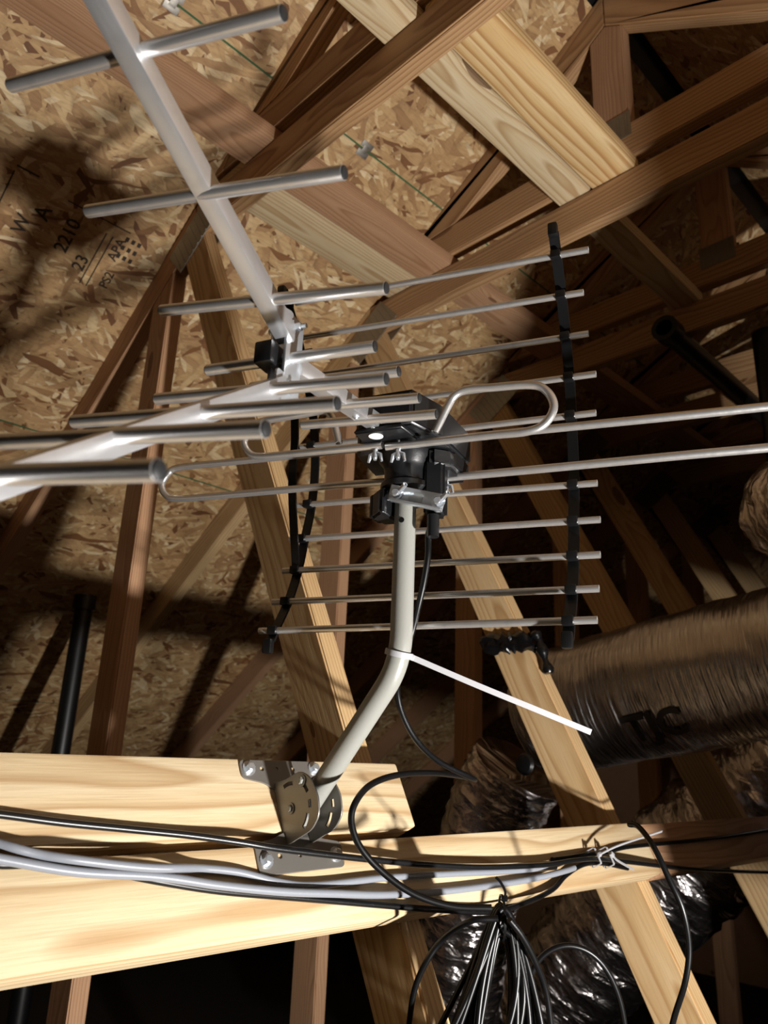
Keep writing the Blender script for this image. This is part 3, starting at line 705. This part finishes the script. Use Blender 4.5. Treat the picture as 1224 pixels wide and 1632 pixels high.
# ------------------------------------------------------------------ cables
def cable(name, pts, rad, mat, label, cat='cable', group=None, uvs=False, n=8, seg=12):
    P = crom(pts, n); V, F = [], []; sweep(V, F, P, rad, seg, up=Vector((0, 0, 1)) if uvs else None); o = sum(V, Vector())/len(V)
    me = bpy.data.meshes.new(name); me.from_pydata([tuple(v-o) for v in V], [], F)
    if uvs:
        uv = me.uv_layers.new(name='UVMap'); L = [0.0]
        for a, b in zip(P, P[1:]): L.append(L[-1]+(b-a).length)
        for pl in me.polygons:
            ks = [me.loops[li].vertex_index for li in pl.loop_indices]
            for li, x in zip(pl.loop_indices, ks):
                a = (x+seg//2+uvs) % seg
                if any((y+seg//2+uvs) % seg == seg-1 for y in ks) and a == 0 and len(ks) == 4: a = seg
                uv.data[li].uv = (L[min(x//seg, len(L)-1)], a/seg)
    finish(me, mat, 60); return tag(link(name, me, None, Matrix.Translation(o)), label, cat, group)
def pb(L, off): return [PB(x, y, off if len(r) == 0 else r[0]) for x, y, *r in L]
CR = .0036; FO = .0385
G = 'cables along the brace boards'
LAID = []                                       # (points, radius) of cables already lying on the boards
def laid(name, L, rad, mat, label, uvs=False):
    # resample (x, y, height over the web edge), then lift the cable wherever it would cross one laid before
    P = crom([Vector((x, y, r[0] if r else FO+rad+.0012)) for x, y, *r in L], 10)
    X = [(q.x, q.y) for q in P]; H = [max(q.z, FO+rad+.0010+.0028*max(0, 1-max(0, abs(q.x-956)-22)/30)) for q in P]
    def free(i, h):
        q = PB(X[i][0], X[i][1], h)
        return all((q-p).length > rad+r2+.0008 for pts, r2 in LAID for p in pts if abs(p.x-q.x) < .02)
    for rnd_ in range(3):
        for i in range(len(H)):
            while not free(i, H[i]) and H[i] < .09: H[i] += .0006
        D = [max(H[max(0, i-3):i+4]) for i in range(len(H))]
        H = [max(H[i], sum(D[max(0, i-2):i+3])/len(D[max(0, i-2):i+3])) for i in range(len(H))]
    pts = [PB(x, y, h) for (x, y), h in zip(X, H)]
    dense = [a.lerp(b, t/6) for a, b in zip(pts, pts[1:]) for t in range(6)]+[pts[-1]]
    LAID.append((dense, rad))
    return cable(name, pts, rad, mat, label, 'cable', G, uvs=uvs, n=2)
laid('coax_cable', [(-60, 1367), (0, 1378), (80, 1376), (150, 1384), (250, 1404), (350, 1420), (475, 1431), (612, 1443), (700, 1450), (785, 1453, .048), (840, 1438, .047), (880, 1418), (902, 1395), (930, 1378), (960, 1376), (1000, 1384)], CR, M['coax'], 'black coax tucked under the grey cables and rising to the white ties')
laid('grey_cable', [(-60, 1358), (0, 1369), (120, 1389), (250, 1397), (350, 1411), (450, 1421), (530, 1424), (612, 1426), (712, 1420), (812, 1407), (865, 1397), (900, 1388), (915, 1383)], .0043, M['grey'], 'lower of two grey cables on the lower board')
laid('grey_cable', [(-60, 1330), (0, 1345), (60, 1361), (150, 1374), (240, 1383), (320, 1384), (380, 1390), (440, 1405), (500, 1411), (612, 1399), (712, 1393), (800, 1389), (850, 1385), (885, 1382)], .0040, M['grey'], 'upper of two grey cables on the lower board')
laid('coax_cable', [(-60, 1292), (0, 1298), (100, 1311), (200, 1321), (300, 1331), (380, 1342, .046), (440, 1352, .054), (520, 1362, .056), (600, 1371, .052), (680, 1378, .047), (762, 1382), (862, 1379), (912, 1372), (952, 1369), (1010, 1375), (1100, 1385), (1180, 1389), (1250, 1391)], CR, M['coax_print'], 'black coax with white print lying along the gap between the boards', uvs=4)
laid('coax_cable', [(880, 1370), (905, 1367), (935, 1362), (965, 1359), (1000, 1350), (1092, 1341), (1160, 1333), (1215, 1324), (1240, 1320)], CR, M['coax'], 'black coax rising along the top edge of the dim board')
# the lead from the antenna, looping behind the mast and down to the coil
lead = [AW(-.037, -.006, .245), PA(683, 850, .0), PA(682, 885, .004), PA(676, 925, .010), PA(667, 965, .0165), PA(656, 1010, .021), PA(642, 1055, .030), PD(633, 1092, .875), PD(640, 1135, .885), PD(664, 1180, .90), PD(700, 1214, .93), PD(748, 1238, .965), PD(757, 1242, .985), PD(740, 1238, .99), PD(690, 1232, .93), PD(635, 1235, .875), PD(592, 1250, .835), PD(567, 1278, .81), PD(560, 1310, .80), PD(574, 1350, .795), PD(610, 1390, .795), PD(660, 1425, .795), PD(720, 1444, .797), PD(783, 1447, .799)]
cable('antenna_lead', lead, CR, M['coax'], 'black antenna lead looping from the mast head down past the bracket')
# hanging coil below the boards: one long cable wound round and round
V, F = [], []; top = PD(800, 1462, .842); rnd = random.Random(3)
dn = -Vector((0, 0, 1)); FH = Vector((FW.x, FW.y, 0)).normalized(); RH = FH.cross(Vector((0, 0, 1)))
for k in range(16):
    fy, fz = (k % 4-1.5)*.0074, (k//4-1.5)*.0074; f = ((k*7) % 16-7.5)/7.5
    half = .020+.026*abs(f)+rnd.uniform(-.004, .008); ln = .19+rnd.uniform(-.02, .04); sw = f*.050-.034
    pts = []
    for j in range(20):
        a = 2*PI*j/20; t = (1-math.cos(a))/2
        pts.append(top+RH*(sw*t*t+math.sin(a)*half*(.55+.45*t))+dn*(ln*t-fz*(1-t))+FH*fy*(1+.25*t))
    sweep(V, F, crom(pts+[pts[0]], 3)[:-1], CR*.93, 10, closed=True)
coil = mesh_obj('cable_coil', V, F, M['coax'], None, 60); tag(coil, 'hank of black coax hanging in loops below the lower board', 'cable coil')
for pts, lab in (([(794, 1464, .812), (750, 1468, .815), (708, 1495, .84), (680, 1532, .84), (660, 1580, .84), (650, 1650, .84)], 'loose black coax strand arching left out of the hank'),
                 ([(812, 1466, .808), (832, 1492, .812), (852, 1530, .82), (870, 1580, .83), (880, 1650, .83)], 'loose black coax strand dropping right of the hank'),
                 ([(850, 1660, .90), (842, 1590, .90), (850, 1545, .90), (872, 1518, .90), (905, 1507, .90), (940, 1518, .90), (968, 1548, .90), (988, 1595, .90), (1000, 1660, .90)], 'black coax strand arching over the foil right of the hank'),
                 ([(1003, 1314, .94), (1018, 1318, .92), (1042, 1350, .88), (1066, 1400, .86), (1088, 1450, .85), (1098, 1510, .85), (1092, 1565, .85), (1075, 1620, .86), (1060, 1680, .87)], 'large black coax loop hanging in front of the right-hand web')):
    cable('coax_cable', [PD(*q) for q in pts], CR*.93, M['coax'], lab)

# ------------------------------------------------------------------ ties
def ring_at(V, F, c, ax, rad, w, t):
    ax = ax.normalized(); a = ax.orthogonal().normalized(); b = ax.cross(a); n = 28
    sweep(V, F, [c+(a*math.cos(2*PI*i/n)+b*math.sin(2*PI*i/n))*rad for i in range(n)], .001, 4, closed=True, flat=(t, w), up=a)
def zip_tie(c, ax, rad, head, tail, label, mat='tie', w=.0042, band=None):
    if band: c = sum(band, Vector())/len(band)
    e = empty('cable_tie', c, label, 'cable tie', 'cable ties')
    V, F = [], []
    if band: sweep(V, F, band, .001, 4, closed=True, flat=(w, .0012), up=ax)
    else: ring_at(V, F, c, ax, rad, w, .0014)
    mesh_obj('tie_band', V, F, M[mat], e, 40)
    d = (tail[0]-head).normalized()
    box('tie_head', head, d, ax, .0075, .0068, .0052, M[mat], e, .001)
    if len(tail): tube('tie_tail', crom([head]+tail, 5), .001, M[mat], e, flat=(w, .0013), up=ax, smooth=30)
z_ = PU(640, 1042, UM).z; k_ = min(range(1, len(path)-2), key=lambda i: abs((path[i].z+path[i+1].z)/2-z_))
c = (path[k_]+path[k_+1])/2; tax = (path[k_+1]-path[k_]).normalized()
zip_tie(c, tax, .0146, PD(655, 1047, .835), [PD(760, 1092, .83), PD(860, 1133, .825), PD(942, 1167, .82)], 'long white cable tie on the mast bend with its tail sticking out', w=.0062)
u_ = Vector((1, 0, 0))
def hug(x):                                      # flat band shaped round the cables lying at pixel column x
    uc = PB(x, 1370, FO+.01).x; near = [(min(pts, key=lambda p: abs(p.x-uc)), r) for pts, r in LAID]
    near = [((p-BP0).dot(BE), (p-BP0).dot(BN), r) for p, r in near if abs(p.x-uc) < .004]
    s0, s1 = min(q[0]-q[2] for q in near)-.0022, max(q[0]+q[2] for q in near)+.0022
    n0, n1 = min(q[1]-q[2] for q in near)-.0012, max(q[1]+q[2] for q in near)+.0014
    loop = rounded([(s0, n0), (s1, n0), (s1, n1), (s0, n1)], .0028, 4)
    return [BW(uc, a_, b_) for a_, b_ in loop]
def top_of(x):
    L_ = hug(x); m_ = max(q.dot(BN) for q in L_); return sum((q for q in L_ if q.dot(BN) > m_-1e-4), Vector())/max(1, sum(1 for q in L_ if q.dot(BN) > m_-1e-4))+BN*.0034
zip_tie(None, u_, 0, top_of(946), [PB(990, 1346, .075), PB(1055, 1325, .09)], 'white cable tie with thin tail pointing right', w=.0036, band=hug(946))
zip_tie(None, u_, 0, top_of(966), [PB(985, 1372, .062), PB(1010, 1386, .056)], 'short white cable tie curling down onto the board', w=.0036, band=hug(966))
zip_tie(top, RH, .0225, PD(804, 1432, .836), [PD(805, 1420, .815), PD(797, 1405, .81), PD(790, 1398, .81)], 'thin black tie gathering the top of the coax hank', 'coax', .0025)
